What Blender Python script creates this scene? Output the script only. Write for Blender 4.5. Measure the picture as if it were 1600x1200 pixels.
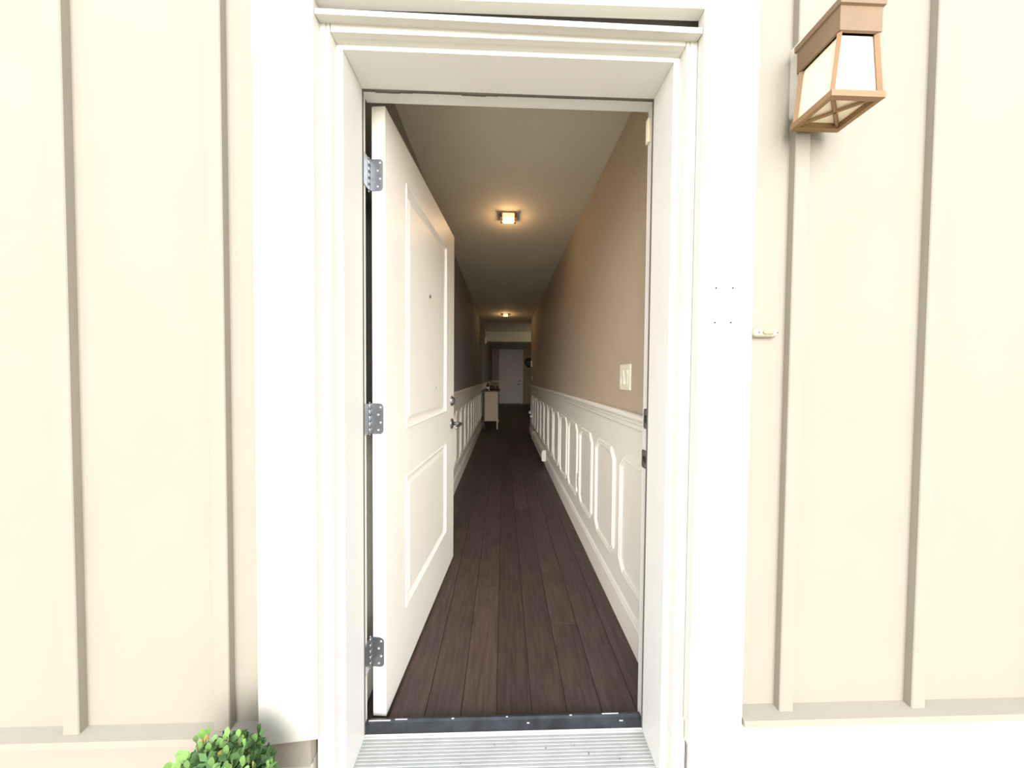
import bpy, bmesh, math, random
from mathutils import Vector, Matrix
random.seed(7)
S = bpy.context.scene
COL = S.collection
for o in list(bpy.data.objects):
    bpy.data.objects.remove(o)

# ------------------------------------------------------------------ camera, sky, exposure
YAW, PITCH, ROLL, FPX = 0.0289, -0.0234, 0.0080, 469.0
EYE = 1.168
cy, sy, cp, sp = math.cos(YAW), math.sin(YAW), math.cos(PITCH), math.sin(PITCH)
fw = Vector((sy*cp, cy*cp, sp)); rt = Vector((cy, -sy, 0)); up = rt.cross(fw)
c, s = math.cos(ROLL), math.sin(ROLL)
R_, U_ = rt*c + up*s, up*c - rt*s
cam_d = bpy.data.cameras.new('camera'); cam = bpy.data.objects.new('camera', cam_d); COL.objects.link(cam)
cam_d.sensor_fit = 'HORIZONTAL'; cam_d.sensor_width = 36; cam_d.lens = FPX/1600*36
cam_d.clip_start = .02; cam_d.clip_end = 200
M = Matrix.Identity(4)
for i in range(3):
    M[i][0] = R_[i]; M[i][1] = U_[i]; M[i][2] = -fw[i]
M[2][3] = EYE
cam.matrix_world = M
S.camera = cam

S.view_settings.view_transform = 'Standard'; S.view_settings.look = 'None'
S.view_settings.gamma = 1; S.view_settings.use_curve_mapping = False
S.view_settings.exposure = 1.62

W = bpy.data.worlds.new('sky'); S.world = W; W.use_nodes = True
nt = W.node_tree; nt.nodes.clear()
g = nt.nodes.new('ShaderNodeNewGeometry') if False else nt.nodes.new('ShaderNodeTexCoord')
sx = nt.nodes.new('ShaderNodeSeparateXYZ'); nt.links.new(g.outputs['Generated'], sx.inputs[0])
rp = nt.nodes.new('ShaderNodeValToRGB'); nt.links.new(sx.outputs['Z'], rp.inputs[0])
rp.color_ramp.elements[0].position = .02; rp.color_ramp.elements[0].color = (1.0, .97, .91, 1)
rp.color_ramp.elements[1].position = .9; rp.color_ramp.elements[1].color = (.62, .68, .76, 1)
e_ = rp.color_ramp.elements.new(.4); e_.color = (.84, .86, .88, 1)   # bright hazy horizon, duller overhead
bg = nt.nodes.new('ShaderNodeBackground'); nt.links.new(rp.outputs[0], bg.inputs[0]); bg.inputs[1].default_value = .85
wo = nt.nodes.new('ShaderNodeOutputWorld'); nt.links.new(bg.outputs[0], wo.inputs[0])

HALL_LAMP_W = .75          # watts of each hall ceiling light
FAR_FILL_W = 5.0           # watts of the added fill light at the far end

def lamp(name, kind, loc, power, color, size=.1, rot=(0, 0, 0)):
    d = bpy.data.lights.new(name, kind); d.energy = power; d.color = color
    if kind == 'AREA':
        d.shape = 'RECTANGLE'; d.size = size; d.size_y = size
    else:
        d.shadow_soft_size = size
    o = bpy.data.objects.new(name, d); COL.objects.link(o); o.location = loc; o.rotation_euler = rot
    return o
# low sun behind thin cloud, in front of the house and a little to its right: very soft
sd = bpy.data.lights.new('hazy_sun', 'SUN'); sd.energy = 2.4; sd.angle = math.radians(58); sd.color = (1, .97, .92)
so = bpy.data.objects.new('hazy_sun', sd); COL.objects.link(so)
so.rotation_euler = Vector((-.03, 1, -.30)).to_track_quat('-Z', 'Y').to_euler()
# added fill light, stands in the unseen side room to brighten the far door
lamp('side_room_fill', 'AREA', (1.9, 6.45, 1.3), FAR_FILL_W, (1, .9, .7), .8, (math.radians(80), 0, 0))

# ------------------------------------------------------------------ materials
def mat(name, col, rough=.5, metal=0, noise=.0, nscale=8, bump=0, bscale=60, emit=None, estr=0, stretch=None, rnd=0, spec=None, trans=0, col2=None):
    m = bpy.data.materials.new(name); m.use_nodes = True
    t = m.node_tree; b = t.nodes['Principled BSDF']
    b.inputs['Base Color'].default_value = (*col, 1); b.inputs['Roughness'].default_value = rough; b.inputs['Metallic'].default_value = metal
    if spec is not None: b.inputs['Specular IOR Level'].default_value = spec
    if trans: b.inputs['Transmission Weight'].default_value = trans
    if emit:
        b.inputs['Emission Color'].default_value = (*emit, 1); b.inputs['Emission Strength'].default_value = estr
    tc = t.nodes.new('ShaderNodeTexCoord'); mp = t.nodes.new('ShaderNodeMapping')
    t.links.new(tc.outputs['Object'], mp.inputs[0])
    if stretch: mp.inputs['Scale'].default_value = stretch
    if noise or rnd:
        n = t.nodes.new('ShaderNodeTexNoise'); n.inputs['Scale'].default_value = nscale; n.inputs['Detail'].default_value = 5
        if rnd:
            oi = t.nodes.new('ShaderNodeObjectInfo'); va = t.nodes.new('ShaderNodeVectorMath'); va.operation = 'MULTIPLY_ADD'
            cb = t.nodes.new('ShaderNodeCombineXYZ')
            t.links.new(oi.outputs['Random'], cb.inputs[0]); t.links.new(oi.outputs['Random'], cb.inputs[1])
            va.inputs[1].default_value = (37, 53, 11)
            t.links.new(cb.outputs[0], va.inputs[0]); t.links.new(mp.outputs[0], va.inputs[2]); t.links.new(va.outputs[0], n.inputs['Vector'])
        else:
            t.links.new(mp.outputs[0], n.inputs['Vector'])
        r = t.nodes.new('ShaderNodeValToRGB')
        lo = col2 if col2 else tuple(v*(1-noise) for v in col); hi = tuple(min(1, v*(1+noise)) for v in col)
        r.color_ramp.elements[0].position = .3; r.color_ramp.elements[0].color = (*lo, 1)
        r.color_ramp.elements[1].position = .7; r.color_ramp.elements[1].color = (*hi, 1)
        t.links.new(n.outputs['Fac'], r.inputs[0])
        last = r.outputs[0]
        if rnd:
            mr = t.nodes.new('ShaderNodeMapRange'); mr.inputs['To Min'].default_value = 1-rnd; mr.inputs['To Max'].default_value = 1+rnd
            t.links.new(oi.outputs['Random'], mr.inputs['Value'])
            mx = t.nodes.new('ShaderNodeMix'); mx.data_type = 'RGBA'; mx.blend_type = 'MULTIPLY'; mx.inputs['Factor'].default_value = 1
            t.links.new(last, mx.inputs['A']); t.links.new(mr.outputs[0], mx.inputs['B']); last = mx.outputs['Result']
        t.links.new(last, b.inputs['Base Color'])
    if bump:
        n2 = t.nodes.new('ShaderNodeTexNoise'); n2.inputs['Scale'].default_value = bscale; n2.inputs['Detail'].default_value = 3
        t.links.new(mp.outputs[0], n2.inputs['Vector'])
        bp = t.nodes.new('ShaderNodeBump'); bp.inputs['Strength'].default_value = bump; bp.inputs['Distance'].default_value = .003
        t.links.new(n2.outputs['Fac'], bp.inputs['Height']); t.links.new(bp.outputs[0], b.inputs['Normal'])
    return m
MT = dict(
    trim=mat('exterior_white_paint', (.585, .57, .525), .55, noise=.02, nscale=5, bump=.08, bscale=40),
    frame=mat('door_frame_paint', (.74, .732, .71), .45, noise=.015, nscale=6),
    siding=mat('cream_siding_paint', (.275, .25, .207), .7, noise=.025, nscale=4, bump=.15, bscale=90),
    found=mat('painted_foundation', (.37, .35, .30), .85, noise=.05, nscale=9, bump=.3, bscale=50),
    ground=mat('tan_concrete', (.56, .50, .40), .9, noise=.12, nscale=3, bump=.3, bscale=60),
    door=mat('door_white_paint', (.88, .85, .785), .42, noise=.012, nscale=4),
    steel=mat('brushed_nickel', (.33, .345, .37), .33, 1, noise=.08, nscale=30),
    dark=mat('dark_hole', (.02, .02, .02), .8),
    rubber=mat('dark_weatherstrip', (.12, .105, .09), .8),
    foam=mat('cream_foam', (.86, .76, .58), .9),
    thresh=mat('dark_threshold', (.035, .04, .05), .45, noise=.35, nscale=25),
    alu=mat('aluminium_sill', (.36, .375, .37), .65, .05, noise=.08, nscale=14, bump=.1),
    taupe2=mat('dark_grey_left_wall', (.235, .225, .21), .75, noise=.03, nscale=3, bump=.06, bscale=150),  # left hall wall, coloured greyer and darker than the right one
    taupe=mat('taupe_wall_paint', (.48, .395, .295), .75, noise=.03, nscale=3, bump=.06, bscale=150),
    wains=mat('wainscot_white_paint', (.87, .835, .77), .5, noise=.015, nscale=5),
    ceil=mat('ceiling_paint', (.64, .60, .50), .85, noise=.03, nscale=2, bump=.06, bscale=120),
    floor=mat('dark_brown_plank', (.058, .038, .031), .5, noise=.3, nscale=10, stretch=(7, .8, 1), rnd=.22, bump=.08, bscale=30),
    sub=mat('plank_joint', (.012, .009, .008), .9),
    glow=mat('warm_lamp_glass', (1, .8, .5), .5, emit=(1, .42, .13), estr=1.1),
    bronze=mat('lamp_bracket_bronze', (.10, .06, .035), .5, .6),
    lantern=mat('lantern_bronze', (.27, .16, .08), .5, .2, noise=.1),
    hood=mat('dark_bronze', (.20, .13, .075), .5, .2, noise=.1),
    lglass=mat('frosted_cream_glass', (.88, .80, .62), .4),
    plastic=mat('white_plastic', (.84, .80, .70), .4),
    bell=mat('cream_plastic', (.335, .305, .235), .45),
    bellb=mat('tan_button', (.26, .225, .145), .4),
    wood=mat('dark_mahogany', (.045, .017, .012), .4, noise=.3, nscale=12, stretch=(1, 8, 1)),
    dwhite=mat('cream_furniture_paint', (.62, .52, .40), .5, noise=.03),
    glassd=mat('dark_bottle_glass', (.02, .018, .016), .12),
    label=mat('pale_label', (.75, .74, .70), .6),
    red=mat('dark_red_glass', (.06, .015, .012), .2),
    black=mat('black_ornament', (.012, .012, .013), .4),
    grey=mat('clock_face', (.09, .09, .09), .5),
    leaf=mat('leaf_green', (.16, .29, .06), .45, noise=.35, nscale=20, rnd=.45, col2=(.055, .14, .05)),
    leafy=mat('leaf_yellow', (.55, .42, .08), .5, noise=.3, nscale=20, rnd=.3),
    stem=mat('twig_brown', (.16, .12, .06), .8),
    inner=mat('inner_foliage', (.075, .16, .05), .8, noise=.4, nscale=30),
)

# ------------------------------------------------------------------ mesh helpers
class MB:
    def __init__(self): self.v = []; self.f = []
    def add(self, vs, fs):
        n = len(self.v); self.v += [tuple(v) for v in vs]; self.f += [tuple(n+i for i in f) for f in fs]; return self
    def box(self, x0, x1, y0, y1, z0, z1, ch=0, tf=None):
        """box, all 12 edges chamfered by ch"""
        if ch <= 0:
            vs = [(x, y, z) for x in (x0, x1) for y in (y0, y1) for z in (z0, z1)]
            fs = [(0, 1, 3, 2), (4, 6, 7, 5), (0, 4, 5, 1), (2, 3, 7, 6), (0, 2, 6, 4), (1, 5, 7, 3)]
        else:
            bm = bmesh.new(); bmesh.ops.create_cube(bm, size=1)
            for v in bm.verts: v.co = Vector(((x0+x1)/2+v.co.x*(x1-x0), (y0+y1)/2+v.co.y*(y1-y0), (z0+z1)/2+v.co.z*(z1-z0)))
            bmesh.ops.bevel(bm, geom=bm.edges[:], offset=ch, segments=1 if ch < .003 else 2, profile=.5, affect='EDGES')
            bm.verts.index_update(); vs = [v.co[:] for v in bm.verts]; fs = [[v.index for v in f.verts] for f in bm.faces]; bm.free()
        if tf: vs = [tf(Vector(v)) for v in vs]
        return self.add(vs, fs)
    def tube(self, pts, r, n=10, caps=True):
        pts = [Vector(p) for p in pts]; rs = r if isinstance(r, (list, tuple)) else [r]*len(pts)
        rings = []; prev = None
        for i, p in enumerate(pts):
            d = (pts[min(i+1, len(pts)-1)] - pts[max(i-1, 0)]).normalized()
            if prev is None:
                a = Vector((0, 0, 1)) if abs(d.z) < .9 else Vector((1, 0, 0)); u = d.cross(a).normalized()
            else:
                u = (prev - d*prev.dot(d)).normalized()
            prev = u; w = d.cross(u)
            rings.append([p + (u*math.cos(2*math.pi*k/n) + w*math.sin(2*math.pi*k/n))*rs[i] for k in range(n)])
        vs = [v for q in rings for v in q]; fs = []
        for i in range(len(rings)-1):
            for k in range(n): fs.append((i*n+k, i*n+(k+1) % n, (i+1)*n+(k+1) % n, (i+1)*n+k))
        if caps: fs += [tuple(range(n-1, -1, -1)), tuple((len(rings)-1)*n+k for k in range(n))]
        return self.add(vs, fs)
    def lathe(self, prof, n=16, tf=None):
        """prof: (radius, z)"""
        vs = []; fs = []
        for r, z in prof:
            for k in range(n): vs.append(Vector((r*math.cos(2*math.pi*k/n), r*math.sin(2*math.pi*k/n), z)))
        for i in range(len(prof)-1):
            for k in range(n): fs.append((i*n+k, i*n+(k+1) % n, (i+1)*n+(k+1) % n, (i+1)*n+k))
        fs += [tuple(range(n-1, -1, -1)), tuple((len(prof)-1)*n+k for k in range(n))]
        if tf: vs = [tf(v) for v in vs]
        return self.add(vs, fs)
    def rings(self, poly, prof, tf, cap=True, base=None):
        """nested offset rings of a convex outline: prof = [(inset, height)...]; tf maps (u, v, h) to 3-D"""
        n = len(poly); vs = []; fs = []
        for ins, h in prof:
            vs += [tf(Vector((p[0], p[1], h))) for p in inset(poly, ins)]
        for i in range(len(prof)-1):
            for k in range(n): fs.append((i*n+k, i*n+(k+1) % n, (i+1)*n+(k+1) % n, (i+1)*n+k))
        if cap: fs.append(tuple((len(prof)-1)*n+k for k in range(n)))
        return self.add(vs, fs)
    def prism(self, prof, axis, a, b):
        """prof: closed outline of 2-D points, extruded along axis ('x','y' or 'z') from a to b"""
        def P(p, t):
            return {'x': (t, p[0], p[1]), 'y': (p[0], t, p[1]), 'z': (p[0], p[1], t)}[axis]
        n = len(prof)
        vs = [P(p, a) for p in prof] + [P(p, b) for p in prof]
        fs = [(k, (k+1) % n, n+(k+1) % n, n+k) for k in range(n)] + [tuple(range(n-1, -1, -1)), tuple(range(n, 2*n))]
        return self.add(vs, fs)
    def mesh(self, name, m, origin=(0, 0, 0), smooth=False):
        me = bpy.data.meshes.new(name); o = Vector(origin)
        me.from_pydata([Vector(v)-o for v in self.v], [], self.f)
        bm = bmesh.new(); bm.from_mesh(me); bmesh.ops.recalc_face_normals(bm, faces=bm.faces[:]); bm.to_mesh(me); bm.free()
        if m: me.materials.append(m)
        if smooth:
            for p in me.polygons: p.use_smooth = True
        return me
def inset(poly, d):
    n = len(poly); out = []
    cx = sum(p[0] for p in poly)/n; cz = sum(p[1] for p in poly)/n
    lines = []
    for k in range(n):
        a, b = Vector(poly[k]), Vector(poly[(k+1) % n]); e = (b-a).normalized(); nn = Vector((-e.y, e.x))
        if nn.dot(Vector((cx, cz))-a) < 0: nn = -nn
        lines.append((a+nn*d, e))
    for k in range(n):
        p, e = lines[k-1]; q2, e2 = lines[k]
        den = e.x*e2.y-e.y*e2.x
        t = ((q2.x-p.x)*e2.y-(q2.y-p.y)*e2.x)/den
        out.append((p.x+e.x*t, p.y+e.y*t))
    return out
def rect(u0, u1, v0, v1, ch=0):
    if not ch: return [(u0, v0), (u1, v0), (u1, v1), (u0, v1)]
    return [(u0+ch, v0), (u1-ch, v0), (u1, v0+ch), (u1, v1-ch), (u1-ch, v1), (u0+ch, v1), (u0, v1-ch), (u0, v0+ch)]
def rrect(u0, u1, v0, v1, r, n=5):
    out = []
    for cx, cz, a0 in ((u1-r, v0+r, -90), (u1-r, v1-r, 0), (u0+r, v1-r, 90), (u0+r, v0+r, 180)):
        for k in range(n+1):
            a = math.radians(a0+90*k/n); out.append((cx+r*math.cos(a), cz+r*math.sin(a)))
    return out
ORG = {}
def tag(o, label=None, cat=None, kind=None, group=None):
    if label: o['label'] = label
    if cat: o['category'] = cat
    if kind: o['kind'] = kind
    if group: o['group'] = group
    return o
def thing(name, loc, label, cat, kind=None, group=None, rot=(0, 0, 0)):
    o = bpy.data.objects.new(name, None); COL.objects.link(o); o.empty_display_size = .05
    o.location = loc; o.rotation_euler = rot; ORG[o.name] = Vector(loc)
    return tag(o, label, cat, kind, group)
def obj(name, mb, m, parent=None, smooth=False, local=False, label=None, kind=None):
    """links the shape as one mesh; world coordinates unless local"""
    org = Vector((0, 0, 0)) if (local or parent is None) else ORG[parent.name]
    me = mb if isinstance(mb, bpy.types.Mesh) else mb.mesh(name, m, org, smooth)
    o = bpy.data.objects.new(name, me); COL.objects.link(o); o.parent = parent
    ORG[o.name] = org
    return tag(o, label, None, kind)
def copy_tree(o, parent=None):
    c = o.copy(); COL.objects.link(c); c.parent = parent
    for ch in list(o.children): copy_tree(ch, c)
    return c

# ------------------------------------------------------------------ measures (metres; x right, y into the house, z up, hall floor at 0)
XL, XR, ZT = -.4324, .4606, 2.033          # clear opening between the door stops
YB, YM, YL, YS = .772, .800, .8285, .9392  # trim boards, moulding face, frame front, stop
WL, WR, CE = -.4963, .5779, 2.387          # hall walls and ceiling
YI, YW, YE, YBM = 1.0, 6.32, 13.02, 8.15   # inside of front wall, end of right wall, far wall, dropped beam
XO = 3.0

# ------------------------------------------------------------------ structure: outside
t = thing('ground', (0, 0, -.17), 'tan concrete ground in front of the white front door', 'ground', 'structure')
mb = MB()
for i in range(-6, 6):
    for j in range(-7, 1):
        mb.box(i*1.2+.004, i*1.2+1.196, j*1.2-.35+.004, j*1.2-.35+1.196, -.25, -.17, .006)
obj('slab', mb, MT['ground'], t, kind='stuff')
obj('drive', MB().box(-40, 40, -60, -8.76, -.3, -.175).box(-40, -7.21, -8.75, .97, -.3, -.175).box(7.21, 40, -8.75, .97, -.3, -.175), MT['ground'], t)
obj('joint_bed', MB().box(-7.2, 7.2, -8.75, .95, -.30, -.20), MT['ground'], t)

t = thing('wall_front', (0, .8, 0), 'cream board and batten outside wall around the front door', 'wall', 'structure')
mb = MB()
mb.box(-3.2, -.505, .80, .97, .235, 3.2); mb.box(.525, 3.2, .80, .97, .25, 3.2); mb.box(-.505, .525, .83, .97, 2.094, 3.2)
obj('siding_board', mb, MT['siding'], t)
for x in [-.727-.378*k for k in range(7)] + [.785+.378*k for k in range(7)]:
    zb = .235 if x < 0 else .25
    obj('batten', MB().box(x-.02, x+.02, .782, .802, zb+.002, 3.2, .002), MT['siding'], t)
obj('foundation', MB().box(-3.2, -.50, .80, .97, -.25, .137).box(-3.2, -.50, .84, .97, .137, .2355).box(.522, 3.2, .80, .97, -.25, .251), MT['found'], t)

t = thing('trim_1', (-.55, YB, .21), 'wide flat white casing board left of the front door, bottom edge lifted and cracked', 'trim', 'structure')
mb = MB()
a = [(-.625, .2085), (-.475, .2235), (-.475, 2.6), (-.621, 2.6)]
mb.prism([(x, z) for x, z in a], 'y', YB, YM-.001)
obj('board', mb, MT['trim'], t)
t = thing('trim_2', (.58, YB, .22), 'wide flat white casing board right of the front door with four screw holes', 'trim', 'structure')
obj('board', MB().box(.5065, .6525, YB, YM-.001, .2235, 2.6, .0015), MT['trim'], t)
for x, z in ((.5524, 1.4038), (.5967, 1.4046), (.5512, 1.3142), (.5939, 1.3147)):
    obj('screw_hole', MB().tube([(x, YB-.0004, z), (x, YB+.004, z)], .0026, 8), MT['dark'], t)
t = thing('trim_3', (0, YB, 2.1), 'flat white head board across the top above the drip cap', 'trim', 'structure')
obj('board', MB().prism([(-.4745, 2.1005), (.506, 2.1095), (.506, 2.6), (-.4745, 2.6)], 'y', YB, YM-.001), MT['trim'], t)
t = thing('trim_4', (0, .78, 2.06), 'thin white drip cap strip under the head board', 'trim', 'structure')
mb = MB()
mb.add([(-.4735, .777, 2.0625), (-.4735, .777, 2.0755), (-.4735, .80, 2.083), (-.4735, .80, 2.066), (.5045, .777, 2.0535), (.5045, .777, 2.0675), (.5045, .80, 2.079), (.5045, .80, 2.057)],
       [(0, 1, 2, 3), (4, 7, 6, 5), (0, 4, 5, 1), (1, 5, 6, 2), (2, 6, 7, 3), (3, 7, 4, 0)])
obj('cap', mb, MT['trim'], t)
# moulding around the frame: three lengths
t = thing('trim_5', (0, .8, 0), 'stepped white brick moulding framing the front door opening', 'trim', 'structure')
def mould(side):
    mb = MB(); sg = -1 if side == 'l' else 1
    xo, xs = (-.4945, -.4475) if side == 'l' else (.5155, .4755)
    d = sg
    prof = [(xs, .812), (xs+d*.0008, .8285), (xs+d*.0, .835), (xo, .835), (xo, .8035), (xo-d*.006, .8), (xo-d*.0065, .8018), (xo-d*.0085, .8018), (xo-d*.009, .8), (xs+d*.0125, .8), (xs+d*.012, .802), (xs+d*.0095, .802), (xs+d*.009, .80), (xs+d*.002, .8006)]
    mb.prism(prof, 'z', -.17, 2.075); return mb
obj('side_moulding', mould('l'), MT['trim'], t); obj('side_moulding', mould('r'), MT['trim'], t)
obj('head_moulding', MB().prism([(.835, 2.0445), (.812, 2.044), (.8006, 2.046), (.80, 2.050), (.80, 2.078), (.835, 2.078)], 'x', -.447, .475), MT['trim'], t)
# door frame
t = thing('trim_6', (0, .9, 0), 'white front door frame with stops, ribbed metal sill and dark threshold', 'door frame', 'structure')
obj('jamb', MB().box(-.504, XL, YL, YS, -.02, 2.09, .0012).box(-.504, -.4444, YS, .985, -.02, 2.09), MT['frame'], t)
obj('jamb', MB().box(XR, .524, YL, YS, -.02, 2.09, .0012).box(.472, .524, YS, .998, -.02, 2.09), MT['frame'], t)
obj('head_jamb', MB().box(XL, XR, YL, YS, ZT, 2.094, .0012).box(-.4444, .472, YS, .998, 2.045, 2.094), MT['frame'], t)
mb = MB()
mb.box(XL-.0005, XL+.0010, YS-.001, YS+.006, .03, ZT); mb.box(XR-.0016, XR+.0005, YS-.001, YS+.006, .03, ZT)
n = 24
for k in range(n):   # the head strip sags a little between its fixings
    x0 = XL+(XR-XL)*k/n; x1 = XL+(XR-XL)*(k+1)/n
    dz = .0022+.0028*max(0, math.sin(k*.9))*(1 if k < 14 else .2)
    mb.box(x0, x1, YS-.001, YS+.006, ZT-dz, ZT+.001)
obj('weatherstrip', mb, MT['rubber'], t, label='dark rubber weatherstrip')
obj('foam_strip', MB().box(.462, .4725, .978, .996, 1.935, 2.012, .003), MT['foam'], t, label='loose piece of cream foam strip')
mb = MB()
prof = [(.74, -.03), (.74, .002)]
y = .745
while y < .93:
    h = .006+.016*(y-.745)/.19
    prof += [(y, h), (y+.0048, h), (y+.0056, h-.0006), (y+.0074, h-.0006)]; y += .0082
prof += [(.936, .0235), (.944, .0235), (.944, -.03)]
mb.prism(prof, 'x', XL, XR)
obj('sill', mb, MT['alu'], t, label='ribbed aluminium sill with specks of dirt')
for x, y_, r in ((.27, .885, .0022), (.14, .90, .0018), (-.02, .91, .0014), (.23, .905, .0016), (.36, .87, .002), (-.12, .87, .0014)):
    h = .006+.016*(y_-.745)/.19
    obj('dirt_speck', MB().lathe([(r, h-.002), (r*.9, h+.0008), (r*.4, h+.0014)], 7, lambda v, x=x, y_=y_: v+Vector((x, y_, 0))), MT['rubber'], t)
obj('sill_edge', MB().box(XL, XR, .9385, .9425, .0, .0262, .001), MT['frame'], t)
obj('threshold', MB().prism([(.9425, -.02), (.9425, .0245), (.972, .028), (.979, .0305), (.986, .028), (.992, .012), (.998, 0), (.998, -.02)], 'x', -.4444, .472), MT['thresh'], t, label='dark worn threshold plate')
for x, y_, w in ((-.40, .977, .035), (-.33, .979, .02), (-.16, .978, .004), (.02, .979, .003), (.235, .979, .004), (.37, .981, .028), (.40, .962, .006), (.09, .962, .004)):
    obj('scratch', MB().box(x-w, x+w, y_-.0012, y_+.0012, .0265, .0308+(.0003 if y_ > .975 else -.0025), .0003), MT['label'], t, label='pale paint chip')
def strike(z0, z1, w, name):
    tf = lambda v: Vector((.4722-v.z, v.x, v.y))
    q = rrect(.9405, .9405+w, z0, z1, .008, 4)
    o = obj(name, MB().rings(q, [(0, 0), (0, .0014), (.0006, .0018)], tf), MT['steel'], t, label='nickel strike plate')
    obj('bolt_hole', MB().rings(rrect(.966, .9405+w-.010, z0+.02, z1-.02, .004, 3), [(0, .001), (0, .0022)], tf), MT['dark'], o)
    for z in (z0+.009, z1-.009): obj('screw', MB().lathe([(.0035, .0016), (.003, .0027), (.001, .003)], 8, lambda v: tf(v+Vector((.975, z, 0)))), MT['steel'], o)
strike(1.0, 1.066, .050, 'strike_plate'); strike(.868, .928, .0585, 'strike_plate')

t = thing('trim_7', (.7, .785, .2), 'cream water table ledge along the wall base right of the door', 'trim', 'structure')
obj('ledge', MB().prism([(.80, .258), (.766, .249), (.764, .232), (.80, .230)], 'x', .6535, 3.2), MT['siding'], t)
obj('fascia', MB().box(.511, 3.2, .779, .80, .164, .2225, .0012), MT['trim'], t)
obj('flashing', MB().box(.511, .5165, .776, .80, .2225, .237, .001), MT['trim'], t)
t = thing('trim_8', (-.7, .785, .2), 'cream water table ledge along the wall base left of the door', 'trim', 'structure')
obj('ledge', MB().prism([(.80, .243), (.770, .234), (.768, .217), (.80, .215)], 'x', -3.2, -.6265), MT['siding'], t)
obj('fascia', MB().prism([(-3.2, .136), (-.503, .136), (-.4995, .150), (-.501, .2145), (-.56, .2085), (-.627, .2075), (-3.2, .2075)], 'y', .783, .808), MT['siding'], t)
obj('lower_board', MB().box(-3.2, -.5, .79, .80, .05, .134, .001), MT['found'], t)

# ------------------------------------------------------------------ structure: inside
t = thing('floor', (0, 6, -.02), 'dark brown wood plank floor running down the hall', 'floor', 'structure')
obj('subfloor', MB().box(-.62, XO, .998, YE+.1, -.12, -.004), MT['sub'], t)
def plank(x0, x1, y0, y1):
    g_ = .0008
    mb = MB().prism([(x0+g_, -.012), (x1-g_, -.012), (x1-g_, -.0014), (x1-g_-.0014, 0), (x0+g_+.0014, 0), (x0+g_, -.0014)], 'y', y0+g_, y1-g_)
    dz = random.uniform(-.0003, .0)
    mb.v = [(a, b, c+dz) for a, b, c in mb.v]
    obj('plank', mb, MT['floor'], t)
for k in range(-5, 24):
    x0 = .108+.1235*k; x1 = x0+.1235
    start = .998
    if x0 < WL: x0 = WL-.01
    if x0 > WR: start = YW
    elif x1 > WR+.01 and x0 < WR: x1 = max(x1, WR+.02)
    y = start; first = True
    while y < YE:
        L = random.uniform(1.6, 2.1) if not first else random.uniform(.25, 1.9)
        first = False
        y1 = min(y+L, YE)
        if YE-y1 < .3: y1 = YE
        plank(x0, x1, y, y1); y = y1
t = thing('ceiling', (0, 6, CE), 'plain painted hall ceiling with a dropped beam near the far end', 'ceiling', 'structure')
obj('ceiling_board', MB().box(-.7, XO+.1, .97, YE+.1, CE, CE+.1), MT['ceil'], t)
obj('beam', MB().box(WL, XO, YBM, YBM+.16, 2.128, CE, .002), MT['ceil'], t)

MOULD = [(0, 0), (0, .004), (.002, .008), (.006, .0095), (.009, .006), (.016, .005), (.019, .009), (.023, .009), (.026, .004), (.026, 0)]
RAIL = [(0, .945), (.006, .945), (.010, .952), (.010, .968), (.016, .974), (.018, .985), (.026, .992), (.030, .999), (.030, 1.010), (.024, 1.015), (0, 1.015)]
BASE = [(0, 0), (.014, 0), (.014, .118), (.010, .126), (.010, .132), (.006, .139), (0, .140)]
def side_wall(name, x, sg, y0, y1, first, label, paint='taupe'):
    """sg: direction into the hall"""
    w = thing(name, (x, 3, 0), label, 'wall', 'structure')
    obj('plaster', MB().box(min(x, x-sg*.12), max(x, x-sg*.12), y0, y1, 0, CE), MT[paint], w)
    wa = obj('wainscot', MB().box(min(x, x+sg*.004), max(x, x+sg*.004), y0, y1, 0, .95), MT['wains'], w, label='white panelled wainscot')
    obj('chair_rail', MB().prism([(x+sg*(.003+d), z) for d, z in RAIL], 'y', y0, y1), MT['wains'], w, label='white chair rail')
    y = first; tf = lambda v: Vector((x+sg*(.004+v.z), v.x, v.y))
    while y+.317 < y1:
        obj('panel_moulding', MB().rings(rect(y, y+.317, .2435, .806, .052), MOULD, tf, cap=False), MT['wains'], wa)
        y += .3845
    return w
side_wall('wall_right', WR, -1, .998, YW, 1.1165, 'taupe hall wall with white wainscot, on the light switch side')
side_wall('wall_left', WL, 1, .998, YE, 1.19, 'darker grey hall wall with white wainscot, behind the open door', 'taupe2')
b = obj('baseboard_right', MB().prism([(WR-.003-d, z) for d, z in BASE], 'y', .998, YW), MT['wains']); tag(b, 'white baseboard under the wainscot on the switch side', 'baseboard', 'structure')
b = obj('baseboard_left', MB().prism([(WL+.003+d, z) for d, z in BASE], 'y', .998, YE), MT['wains']); tag(b, 'white baseboard under the wainscot behind the dresser', 'baseboard', 'structure')
t = thing('wall_back', (0, YE, 0), 'dim taupe end wall with the far white door', 'wall', 'structure')
obj('plaster', MB().box(-.62, XO+.1, YE, YE+.12, 0, CE), MT['taupe'], t)
obj('wainscot', MB().box(WL, -.215, YE-.006, YE, 0, .95).box(.90, XO, YE-.006, YE, 0, .95), MT['taupe'], t)
obj('chair_rail', MB().prism([(YE-d, z) for d, z in RAIL], 'x', WL, -.205), MT['wains'], t)
t = thing('wall_side_room', (XO, 10, 0), 'taupe walls of the side room beyond the hall', 'wall', 'structure')
obj('plaster', MB().box(XO, XO+.12, YW-.1, YE, 0, CE).box(WR+.119, XO, YW-.12, YW, 0, CE), MT['taupe'], t)

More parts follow.
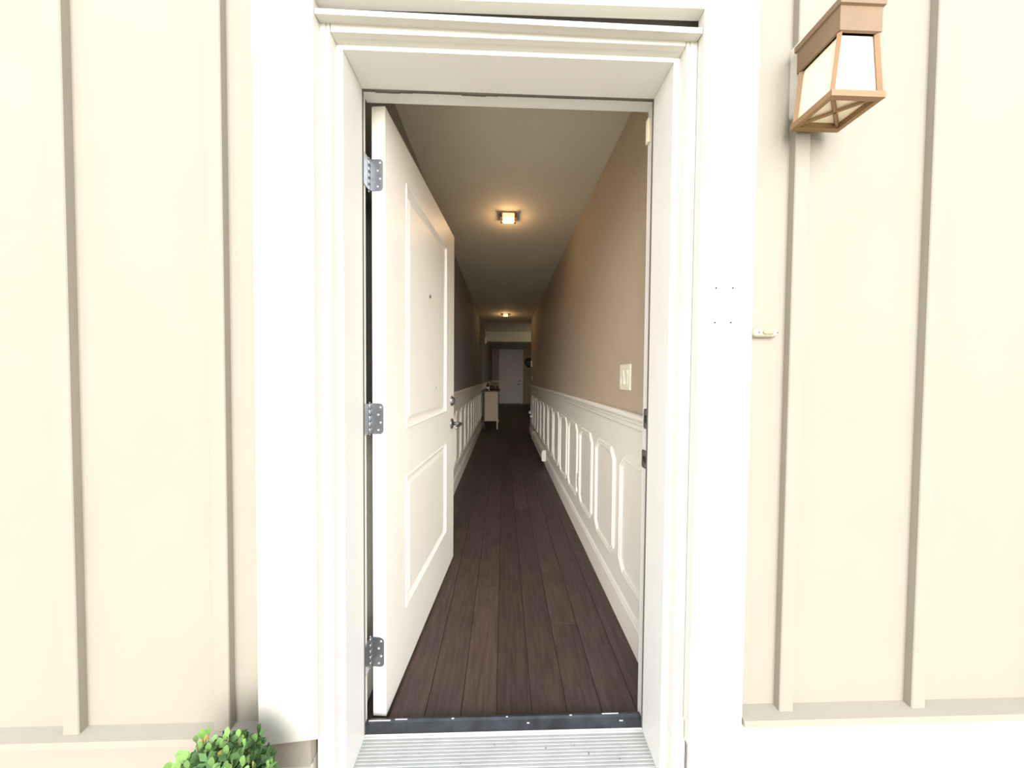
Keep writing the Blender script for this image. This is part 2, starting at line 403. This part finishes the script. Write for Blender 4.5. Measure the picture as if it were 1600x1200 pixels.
# front wall, inside face: closes the house above and beside the frame
t = thing('wall_inner_front', (0, .98, 0), 'inside face of the front wall around the frame', 'wall', 'structure')
obj('plaster', MB().box(-.7, -.504, .96, .999, -.1, CE).box(.524, .72, .96, .999, -.1, CE).box(-.504, .524, .96, .999, 2.094, CE+.05), MT['taupe'], t)

# ------------------------------------------------------------------ front door (open)
ang = math.atan2(-.3143+.3897, 1.9157-1.0051)
D = thing('door_1', (-.3897, 1.0051, .012), 'open white two-panel front door swung inward on three nickel hinges', 'door', 'structure', rot=(0, 0, -ang))
# local axes: y along the width, -x into the thickness, z up; outside face at x = 0
sb = [0, .165, .742, .914]; zb = [0, .245, .77, .95, 1.892, 2.03]
TH = .0445
mb = MB()
for i in range(3):
    for j in range(5):
        if i == 1 and j in (1, 3): continue
        for xx in (0, -TH):
            mb.add([(xx, sb[i], zb[j]), (xx, sb[i+1], zb[j]), (xx, sb[i+1], zb[j+1]), (xx, sb[i], zb[j+1])], [(0, 1, 2, 3)])
e = [(0, 0), (.914, 0), (.914, 2.03), (0, 2.03)]
for k in range(4):
    a, b = e[k], e[(k+1) % 4]
    mb.add([(0, *a), (0, *b), (-TH, *b), (-TH, *a)], [(0, 1, 2, 3)])
obj('door_slab', mb, MT['door'], D, local=True)
PR = [(0, 0), (.004, .0035), (.009, .003), (.013, -.005), (.022, -.010), (.032, -.010), (.047, -.003), (.052, -.003)]
for j in (1, 3):
    for face in (0, 1):
        tf = (lambda v: Vector((v.z, v.x, v.y))) if face == 0 else (lambda v: Vector((-TH-v.z, v.x, v.y)))
        obj('door_panel', MB().rings(rect(sb[1], sb[2], zb[j], zb[j+1]), PR, tf), MT['door'], D, local=True)
tfx = lambda px, pz: (lambda v: Vector((v.z, px+v.x, pz+v.y)))
p = obj('peephole', MB().lathe([(.008, -.003), (.008, .002), (.0065, .0035), (.005, .0025)], 16, tfx(.45, 1.538)), MT['steel'], D, True, True, 'small round nickel peephole')
obj('lens', MB().lathe([(.005, .002), (.005, .0027), (.002, .0035)], 12, tfx(.45, 1.538)), MT['dark'], p, local=True)
obj('stud', MB().lathe([(.007, -.004), (.007, .001), (.005, .002)], 10, tfx(.545, 1.10)), MT['alu'], D, local=True, label='small grey plug in the upper panel')
db = obj('deadbolt', MB().lathe([(.031, 0), (.031, .004), (.027, .010), (.022, .016), (.021, .018)], 24, tfx(.854, 1.006)), MT['steel'], D, True, True, 'round nickel deadbolt')
obj('keyhole', MB().box(.0178, .0186, .853, .855, .998, 1.014), MT['dark'], db, local=True)
ro = obj('lever_handle', MB().lathe([(.032, 0), (.032, .005), (.028, .009), (.014, .011)], 24, tfx(.854, .866)), MT['steel'], D, True, True, 'nickel lever handle on a round rose')
mb = MB().tube([(.008, .854, .866), (.046, .854, .866), (.056, .850, .866), (.060, .838, .866)], [.0115, .011, .011, .0105], 14)
mb.tube([(.058, .848, .866), (.060, .82, .866), (.061, .775, .865), (.060, .742, .861), (.057, .732, .857)], [.011, .0105, .0095, .0085, .006], 12)
obj('lever', mb, MT['steel'], ro, True, True)
obj('latch_plate', MB().box(-.035, -.010, .9135, .9152, .84, .895, .0006), MT['steel'], D, local=True)
# hinges, knuckles on the inside corner between the frame and the door edge
def hinge(zc):
    h = obj('hinge', MB(), None, D, local=True, label='nickel butt hinge with rounded leaf')
    z0, z1 = zc-.051, zc+.051
    # leaf on the door edge (plane y = 0, facing -y)
    q = [(-.050, z0), (-.013, z0)]
    for cz, a0 in ((z0+.013, -90), (z1-.013, 0)):
        for k in range(6):
            a = math.radians(a0+18*k); q.append((-.019+.013*math.cos(a), cz+.013*math.sin(a)))
    q.append((-.050, z1))
    q = [q[0]] + q[2:]
    tf = lambda v: Vector((v.x, -v.z, v.y))
    obj('door_leaf', MB().rings(q, [(0, -.0005), (0, .0018), (.0006, .0023)], tf), MT['steel'], h, local=True)
    for k, (x, dz) in enumerate(((-.016, .038), (-.024, .013), (-.016, -.013), (-.024, -.038))):
        obj('screw', MB().lathe([(.0042, .002), (.0042, .0027), (.003, .0034), (.001, .003)], 10, lambda v, x=x, dz=dz: tf(v+Vector((x, zc+dz, 0)))), MT['alu'], h, True, True)
    for k in range(5):
        a = z0+.0205*k
        obj('knuckle', MB().lathe([(.005, a+.0006), (.0062, a+.0016), (.0062, a+.0189), (.005, a+.0199)], 14, lambda v: v+Vector((-.0535, -.0035, 0))), MT['steel'], h, True, True)
    obj('pin_tip', MB().lathe([(.004, z1+.0004), (.0045, z1+.003), (.002, z1+.006)], 10, lambda v: v+Vector((-.0535, -.0035, 0))).lathe([(.002, z0-.006), (.0045, z0-.003), (.004, z0-.0004)], 10, lambda v: v+Vector((-.0535, -.0035, 0))), MT['steel'], h, True, True)
    # leaf let into the frame, in the plane of the rebate (turned back by the door's angle)
    R2 = Matrix.Rotation(ang, 3, 'Z')
    piv = Vector((-.0535, -.0035, 0))
    def tj(v): return piv + R2 @ Vector((.0002+v.z, v.x, 0)) + Vector((0, 0, v.y))
    q2 = [(-.005, z0), (-.005, z1)]
    for cz, a0 in ((z1-.013, 90), (z0+.013, 180)):
        for k in range(6):
            a = math.radians(a0+18*k); q2.append((-.030+.013*math.cos(a), cz+.013*math.sin(a)))
    obj('frame_leaf', MB().rings(q2, [(0, -.001), (0, .0014), (.0006, .0018)], tj), MT['steel'], h, local=True)
for zc in (1.81, 1.014, .223): hinge(zc)

# far door
t = thing('door_2', (.32, YE, 0), 'closed pale two-panel door at the far end of the hall', 'door', 'structure')
obj('casing', MB().box(-.195, -.10, YE-.03, YE, 0, 2.33, .003), MT['wains'], t)
obj('casing', MB().box(.755, .85, YE-.03, YE, 0, 2.33, .003), MT['wains'], t)
obj('head_casing', MB().box(-.10, .755, YE-.026, YE, 2.0, 2.33, .003).box(-.205, .86, YE-.045, YE, 2.325, 2.36, .004).box(-.10, .755, YE-.034, YE, 1.985, 2.01, .003), MT['wains'], t)
mb = MB(); xs = [-.10, .03, .625, .755]; zs = [.02, .22, .80, .94, 1.83, 1.985]
for i in range(3):
    for j in range(5):
        if i == 1 and j in (1, 3): continue
        mb.add([(xs[i], YE-.012, zs[j]), (xs[i+1], YE-.012, zs[j]), (xs[i+1], YE-.012, zs[j+1]), (xs[i], YE-.012, zs[j+1])], [(0, 1, 2, 3)])
obj('door_slab', mb, MT['wains'], t)
for j in (1, 3):
    obj('door_panel', MB().rings(rect(xs[1], xs[2], zs[j], zs[j+1]), [(0, 0), (.012, -.009), (.04, -.009), (.06, -.003)], lambda v: Vector((v.x, YE-.012-v.z, v.y))), MT['wains'], t)
o = obj('door_knob', MB().lathe([(.032, 0), (.032, .006), (.012, .012), (.012, .03), (.027, .042), (.029, .055), (.018, .068)], 18, lambda v: Vector((.69+v.x, YE-.012-v.z, .85+v.y))), MT['steel'], t, True, label='shiny metal knob')
obj('lever', MB().tube([(.69, YE-.06, .85), (.64, YE-.066, .85), (.58, YE-.066, .848)], [.011, .010, .008]), MT['steel'], o, True)
obj('deadbolt', MB().lathe([(.03, 0), (.03, .006), (.022, .016)], 18, lambda v: Vector((.69+v.x, YE-.012-v.z, 1.0+v.y))), MT['steel'], t, True)

# ------------------------------------------------------------------ hall ceiling lights
def ceiling_light(x, y, label):
    t = thing('ceiling_light', (x, y, CE), label, 'ceiling light', group='square hall ceiling lights')
    h = .058
    obj('canopy', MB().box(x-h, x+h, y-h, y+h, CE-.006, CE, .002), MT['lantern'], t)
    obj('glass_shade', MB().rings(rrect(x-.044, x+.044, y-.05, y+.05, .012, 4), [(0, -.005), (0, -.030), (.004, -.034), (.02, -.036)], lambda v: Vector((v.x, v.y, CE+v.z))), MT['glow'], t, label='glowing warm square glass')
    for sg in (-1, 1):
        xo = x+sg*.056
        mb = MB().box(xo-.0035, xo+.0035, y-.05, y+.05, CE-.034, CE-.005, .001)
        for yy in (y-.046, y+.046): mb.box(min(xo, xo-sg*.011), max(xo, xo-sg*.011), yy-.004, yy+.004, CE-.034, CE-.026)
        obj('side_bracket', mb, MT['bronze'], t, label='dark metal bracket')
    lamp('hall_lamp', 'POINT', (x, y, CE-.07), HALL_LAMP_W, (1, .62, .3), .03).parent = None
ceiling_light(.029, 2.30, 'square glowing ceiling light nearest the front door')
ceiling_light(.035, 5.86, 'square glowing ceiling light further down the hall before the beam')

# ------------------------------------------------------------------ switches, outlets and plates on the right wall
def wall_plate(name, y0, y1, z0, z1, label, cat, x=WR, gangs=0, proud=.006, part='rocker', kind=None):
    yc, zc = (y0+y1)/2, (z0+z1)/2
    t = thing(name, (x, yc, zc), label, cat)
    tf = lambda v: Vector((x-v.z, v.x, v.y))
    obj('cover_plate', MB().rings(rrect(y0, y1, z0, z1, .005, 3), [(0, 0), (0, proud*.6), (.003, proud)], tf), MT['plastic'], t)
    return t, tf
t, tf = wall_plate('light_switch', 1.342, 1.462, 1.11, 1.232, 'white double rocker light switch on the taupe wall inside the door', 'light switch')
for yc in (1.379, 1.425):
    r_ = obj('rocker_frame', MB().rings(rect(yc-.0175, yc+.0175, 1.136, 1.205), [(0, .005), (0, .0075), (.001, .008), (.002, .0062)], tf, cap=False), MT['plastic'], t)
    mb = MB(); a, b, z0, zm, z1 = yc-.0155, yc+.0155, 1.138, 1.1705, 1.203
    P = lambda y, z, h: (WR-h, y, z)
    mb.add([P(a, z0, .006), P(b, z0, .006), P(b, zm, .0075), P(a, zm, .0075), P(b, z1, .0115), P(a, z1, .0115), P(a, z0, .003), P(b, z0, .003), P(b, z1, .003), P(a, z1, .003)],
           [(0, 1, 2, 3), (3, 2, 4, 5), (5, 4, 8, 9), (0, 6, 7, 1), (1, 7, 8, 4, 2), (0, 3, 5, 9, 6)])
    obj('rocker', mb, MT['plastic'], t)
def outlet(y, z, label, name='outlet', x=WR-.004):
    t, tf = wall_plate(name, y-.036, y+.036, z-.059, z+.059, label, 'outlet', x=x)
    for dz in (-.02, .02):
        f = obj('socket_face', MB().rings(rrect(y-.015, y+.015, z+dz-.014, z+dz+.014, .008, 3), [(0, .004), (0, .0072), (.001, .0078)], tf), MT['plastic'], t)
        obj('slot', MB().box(x-.0086, x-.006, y-.007, y-.005, z+dz-.005, z+dz+.006).box(x-.0086, x-.006, y+.005, y+.007, z+dz-.005, z+dz+.006), MT['dark'], f)
    return t
outlet(2.233, .383, 'white wall outlet between the third and fourth wainscot panels from the door')
t = outlet(5.75, .40, 'white outlet with a plug low near the end of the panelled wall')
obj('plug', MB().box(WR-.060, WR-.010, 5.72, 5.78, .395, .435, .006), MT['plastic'], t, label='chunky white plug')
t = thing('plug_adapter', (WR-.004, 6.16, .44), 'small round white plug-in past the outlet at the wall end', 'adapter')
obj('body', MB().lathe([(.03, 0), (.034, .01), (.032, .035), (.02, .048), (.01, .052)], 16, lambda v: Vector((WR-.004-v.z, 6.16+v.x, .44+v.y))), MT['plastic'], t, True)
obj('rim', MB().lathe([(.036, .006), (.038, .010), (.036, .014)], 16, lambda v: Vector((WR-.004-v.z, 6.16+v.x, .44+v.y))), MT['label'], t, True)
t, tf = wall_plate('thermostat', 6.03, 6.11, 1.378, 1.496, 'pale wall thermostat box high near the end of the right wall', 'thermostat', proud=.026)
obj('screen', MB().rings(rect(6.045, 6.095, 1.43, 1.48), [(0, .024), (0, .0268), (.001, .0272)], tf), MT['grey'], t)
t, tf = wall_plate('light_switch', 5.94, 6.01, 1.10, 1.205, 'single light switch plate below the thermostat', 'light switch')
obj('toggle', MB().box(WR-.017, WR-.004, 5.97, 5.98, 1.14, 1.165, .002), MT['plastic'], t)

# baseboard heater
t = thing('baseboard_heater', (WR-.05, 4.6, .07), 'long low white electric baseboard heater along the right wall', 'heater')
hp = [(.014, .075), (.060, .075), (.066, .082), (.066, .125), (.052, .132), (.052, .150), (.070, .158), (.070, .178), (.058, .206), (.014, .212)]
obj('housing', MB().prism([(WR-d, z) for d, z in hp], 'y', 3.93, 5.22), MT['plastic'], t)
for y0 in (3.875, 5.22):
    mb = MB().prism([(WR-d, z) for d, z in [(.014, .072), (.062, .072), (.070, .080), (.072, .16), (.072, .185), (.060, .212), (.014, .216)]], 'y', y0, y0+.056)
    obj('end_cap', mb, MT['plastic'], t)
obj('fin', MB().box(WR-.058, WR-.02, 3.94, 5.21, .128, .155), MT['dark'], t)

# ------------------------------------------------------------------ dresser and what stands on it
y0, y1, x0, x1 = 6.65, 7.75, -.44, -.115
t = thing('dresser', (-.28, 7.2, 0), 'narrow cream dresser with dark top and dark drawer fronts, against the left wall', 'dresser')
obj('top', MB().box(x0-.02, x1+.04, y0-.02, y1+.02, .842, .865, .004), MT['wood'], t, label='dark reddish top')
obj('body', MB().box(x0+.03, x1-.01, y0+.004, y1-.004, .185, .842, .002), MT['dwhite'], t)
obj('side_panel', MB().box(x0+.03, x1-.012, y0-.002, y0+.012, .20, .825, .003), MT['dwhite'], t)
for xx, m in ((x0, 'wood'), (x1-.03, 'dwhite')):
    for yy in (y0, y1-.03):
        obj('leg', MB().box(xx, xx+.03, yy, yy+.03, 0, .842, .002), MT[m], t)
for k in range(3):
    for yy in (y0+.03, y0+.56):
        z = .215+.205*k
        d = obj('drawer', MB().box(x1-.012, x1+.008, yy, yy+.50, z, z+.19, .003), MT['wood'], t, label='dark drawer front')
        obj('knob', MB().lathe([(.008, .005), (.007, .016), (.014, .022), (.014, .028), (.008, .033)], 12, lambda v, yy=yy, z=z: Vector((x1+v.z, yy+.25+v.x, z+.095+v.y))), MT['steel'], d, True)
def bottle(x, y, h, r, m, label, lab=True, group='bottles on the dresser'):
    t = thing('bottle', (x, y, .865), label, 'bottle', group=group)
    tf = lambda v: v+Vector((x, y, .865))
    obj('glass', MB().lathe([(r*.9, 0), (r, .004), (r, h*.55), (r*.85, h*.64), (r*.38, h*.74), (r*.36, h*.93)], 16, tf), MT[m], t, True)
    obj('cap', MB().lathe([(r*.42, h*.92), (r*.42, h), (r*.3, h*1.005)], 12, tf), MT['label' if lab else 'wood'], t, True)
    if lab: obj('label', MB().lathe([(r*1.005, h*.15), (r*1.01, h*.16), (r*1.01, h*.42), (r*1.005, h*.43)], 16, tf), MT['label'], t, True, label='pale paper label')
    return t
bottle(-.35, 6.78, .185, .032, 'glassd', 'tall dark bottle with pale label and cap at the left front of the dresser')
bottle(-.205, 6.92, .10, .026, 'red', 'short dark red bottle left of the pair at the back of the dresser', False)
bottle(-.135, 6.95, .11, .026, 'glassd', 'short black bottle at the right edge of the dresser', False)
t = thing('jar', (-.27, 6.86, .865), 'squat dark jar with a lid in the middle of the dresser', 'jar')
tf = lambda v: v+Vector((-.27, 6.86, .865))
obj('glass', MB().lathe([(.036, 0), (.04, .006), (.04, .07), (.034, .082)], 16, tf), MT['glassd'], t, True)
obj('lid', MB().lathe([(.037, .082), (.037, .102), (.03, .106)], 16, tf), MT['wood'], t, True)
t = thing('candle', (-.315, 6.665, .865), 'small white candle at the front edge of the dresser', 'candle')
tf = lambda v: v+Vector((-.315, 6.665, .865))
obj('wax', MB().lathe([(.013, 0), (.0135, .004), (.0135, .066), (.010, .070)], 14, tf), MT['label'], t, True)
obj('wick', MB().tube([(-.315, 6.665, .93), (-.314, 6.666, .945)], .0012, 6), MT['dark'], t)

# far small things
t = thing('motion_sensor', (WL, 7.95, 2.11), 'small white sensor box high on the left wall before the beam', 'sensor')
obj('housing', MB().box(WL, WL+.045, 7.91, 7.99, 2.04, 2.185, .008), MT['plastic'], t)
obj('lens', MB().lathe([(.02, 0), (.018, .007), (.008, .011)], 14, lambda v: Vector((WL+.045+v.z, 7.95+v.x, 2.08+v.y))), MT['label'], t, True)
t = thing('wall_clock', (1.12, YE, 1.80), 'round black wall clock on the end wall right of the far door', 'clock')
tf = lambda v: Vector((1.12+v.x, YE-v.z, 1.80+v.y))
obj('rim', MB().lathe([(.20, 0), (.21, .02), (.20, .04), (.17, .045), (.155, .03)], 32, tf), MT['black'], t, True)
obj('face', MB().lathe([(.158, .02), (.155, .03), (.02, .031)], 32, tf), MT['grey'], t, True)
for a, L in ((40, .09), (160, .13)):
    a = math.radians(a)
    obj('hand', MB().tube([tf(Vector((0, 0, .036))), tf(Vector((L*math.cos(a), L*math.sin(a), .036)))], .005, 6), MT['label'], t)

# ------------------------------------------------------------------ doorbell and lantern outside
t = thing('doorbell', (.70, .8, 1.292), 'cream doorbell with an oval button, on the siding right of the door', 'doorbell')
tf = lambda v: Vector((v.x, .80-v.z, v.y))
obj('housing', MB().rings(rrect(.661, .737, 1.279, 1.305, .012, 6), [(0, 0), (.001, .010), (.003, .015), (.006, .017)], tf), MT['bell'], t)
obj('button', MB().rings(rrect(.690, .720, 1.2865, 1.2985, .0058, 5), [(0, .016), (.0005, .019), (.002, .020)], tf), MT['bellb'], t, label='tan oval button')
for x in (.680, .730): obj('screw', MB().lathe([(.002, .016), (.002, .0178), (.001, .018)], 8, lambda v, x=x: tf(v+Vector((x, 1.292, 0)))), MT['rubber'], t)

t = thing('wall_lantern', (.82, .8, 1.9), 'bronze framed wall lantern with cream glass, mounted right of the door', 'lantern')
obj('back_plate', MB().rings(rrect(.760, .872, 1.858, 2.052, .014, 4), [(0, -.002), (0, .020), (.003, .023)], lambda v: Vector((v.x, .80-v.z, v.y))), MT['trim'], t, label='white back plate')
xc, yb, yf = .8025, .768, .680
def lx(side, z):  # the cage widens slightly downwards
    return xc+side*(.043+.013*(1.96-z)/.13)
zt, zb_ = 1.955, 1.826
for sx_ in (-1, 1):
    for yy in (yb, yf):
        obj('post', MB().tube([(lx(sx_, zb_), yy, zb_), (lx(sx_, zt), yy, zt)], .006, 4), MT['lantern'], t)
obj('glass', MB().add([(lx(-1, zb_)+.003, yb, zb_), (lx(1, zb_)-.003, yb, zb_), (lx(1, zb_)-.003, yf+.003, zb_), (lx(-1, zb_)+.003, yf+.003, zb_), (lx(-1, zt)+.003, yb, zt), (lx(1, zt)-.003, yb, zt), (lx(1, zt)-.003, yf+.003, zt), (lx(-1, zt)+.003, yf+.003, zt)],
    [(0, 1, 2, 3), (4, 7, 6, 5), (0, 4, 5, 1), (1, 5, 6, 2), (2, 6, 7, 3), (3, 7, 4, 0)]), MT['lglass'], t, label='frosted cream glass')
# bottom rail: a mitred square ring; top band: a stepped hood that closes into the roof
z = zb_-.014; a, b = lx(-1, z)-.006, lx(1, z)+.006
obj('bottom_rail', MB().rings([(a, yf-.006), (b, yf-.006), (b, yb+.006), (a, yb+.006)], [(.012, .014), (0, .014), (0, 0), (.012, 0), (.012, .014)], lambda v: Vector((v.x, v.y, z+v.z)), cap=False), MT['lantern'], t)
a, b = lx(-1, zt)-.006, lx(1, zt)+.006
q = [(a, yf-.006), (b, yf-.006), (b, yb+.006), (a, yb+.006)]
obj('hood', MB().rings(q, [(.004, 0), (0, .002), (0, .056), (-.004, .058), (-.004, .072), (.012, .078), (.030, .100)], lambda v: Vector((v.x, v.y, zt+v.z))), MT['hood'], t, label='darker bronze hood')
a, b = lx(-1, zb_), lx(1, zb_)
for p0, p1 in (((a, yb), (b, yf)), ((b, yb), (a, yf))):
    obj('cross_bar', MB().tube([(*p0, zb_-.006), (*p1, zb_-.006)], .004, 6), MT['lantern'], t)

# ------------------------------------------------------------------ shrub at the lower left
SC = Vector((-.622, .66, .235))
t = thing('shrub', (SC.x, SC.y, -.17), 'leafy green shrub with a few yellow leaves, at the wall left of the door', 'shrub')
mb = MB()
tips = []
for k in range(49):
    a = random.uniform(0, 2*math.pi); el = random.uniform(.12, 1.45)
    d = Vector((math.cos(a)*math.cos(el), math.sin(a)*math.cos(el)*.62, math.sin(el)))
    r = random.uniform(.095, .135)
    base = Vector((SC.x+random.uniform(-.03, .03), SC.y+random.uniform(-.02, .02), -.17))
    tip = SC+Vector((d.x*r*1.05, d.y*r, d.z*r*1.05))
    mid = base.lerp(tip, .6)+Vector((d.x*.02, d.y*.02, .02))
    mb.tube([base, mid, tip], [.003, .0018, .0008], 5); tips.append((mid, tip, d))
obj('stem', mb, MT['stem'], t)
bm = bmesh.new(); bmesh.ops.create_icosphere(bm, subdivisions=3, radius=1)
mi = MB(); mi.v = [SC+Vector((v.co.x*.105, v.co.y*.07, v.co.z*.10-.03))*(1+.0)+Vector((random.uniform(-.008, .008),)*3) for v in bm.verts]
bm.verts.index_update(); mi.f = [tuple(v.index for v in f.verts) for f in bm.faces]; bm.free()
mi2 = MB()
for _ in range(2300):   # small inner leaves, too deep in the shade to tell apart
    d = Vector((random.gauss(0, 1), random.gauss(0, 1), random.gauss(0, 1))).normalized()*random.uniform(.6, 1)
    p = SC+Vector((d.x*.115, d.y*.085, d.z*(.122 if d.z > 0 else .37)-.012))
    u = Vector((random.gauss(0, 1), random.gauss(0, 1), random.gauss(0, 1))).normalized(); w = u.cross(Vector((random.gauss(0, 1), random.gauss(0, 1), random.gauss(0, 1)))).normalized()
    L = random.uniform(.009, .017)
    mi2.add([p-u*L, p+w*L*.45, p+u*L, p-w*L*.45], [(0, 1, 2, 3)])
obj('inner_foliage', mi2, MT['inner'], t, kind='stuff')
def leaf_mesh(name, m):
    rows = [(0, .10, 0), (.25, .26, .02), (.5, .40, .03), (.75, .38, .01), (.92, .2, -.03)]
    mb = MB(); vs = []; fs = []
    for y, w, z in rows: vs += [(-w, y, z+.12*w), (0, y, z), (w, y, z+.12*w)]
    vs.append((0, 1, -.05))
    for i in range(4):
        for k in range(2): fs.append((i*3+k, i*3+k+1, i*3+k+4, i*3+k+3))
    fs += [(12, 13, 15), (13, 14, 15)]
    mb.add(vs, fs)
    me = bpy.data.meshes.new(name); me.from_pydata(mb.v, [], mb.f); me.materials.append(m)
    for p in me.polygons: p.use_smooth = True
    return me
lg, ly = leaf_mesh('leaf', MT['leaf']), leaf_mesh('yellow_leaf', MT['leafy'])
count = 0
for mid, tip, d in tips:
    for k in range(6):
        f = .45+.11*k; p = mid.lerp(tip, f)
        ax = (tip-mid).normalized(); side = ax.cross(Vector((random.gauss(0, 1), random.gauss(0, 1), random.gauss(0, 1)))).normalized()
        yv = (ax*.75+side*.8).normalized() if k < 5 else ax
        zv = (yv.cross(ax.cross(yv)) + Vector((0, 0, .6)) + Vector((0, -.5, 0))*random.random()).normalized(); xv = yv.cross(zv).normalized(); zv = xv.cross(yv)
        L = random.uniform(.014, .024)
        if p.y > .76: continue
        o = bpy.data.objects.new('leaf', ly if random.random() < .06 else lg); COL.objects.link(o); o.parent = t
        Mx = Matrix.Identity(4)
        for i in range(3): Mx[i][0], Mx[i][1], Mx[i][2] = xv[i]*L*.85, yv[i]*L, zv[i]*L
        Mx.translation = p-Vector((SC.x, SC.y, -.17))
        o.matrix_local = Mx; count += 1

bpy.context.view_layer.update()
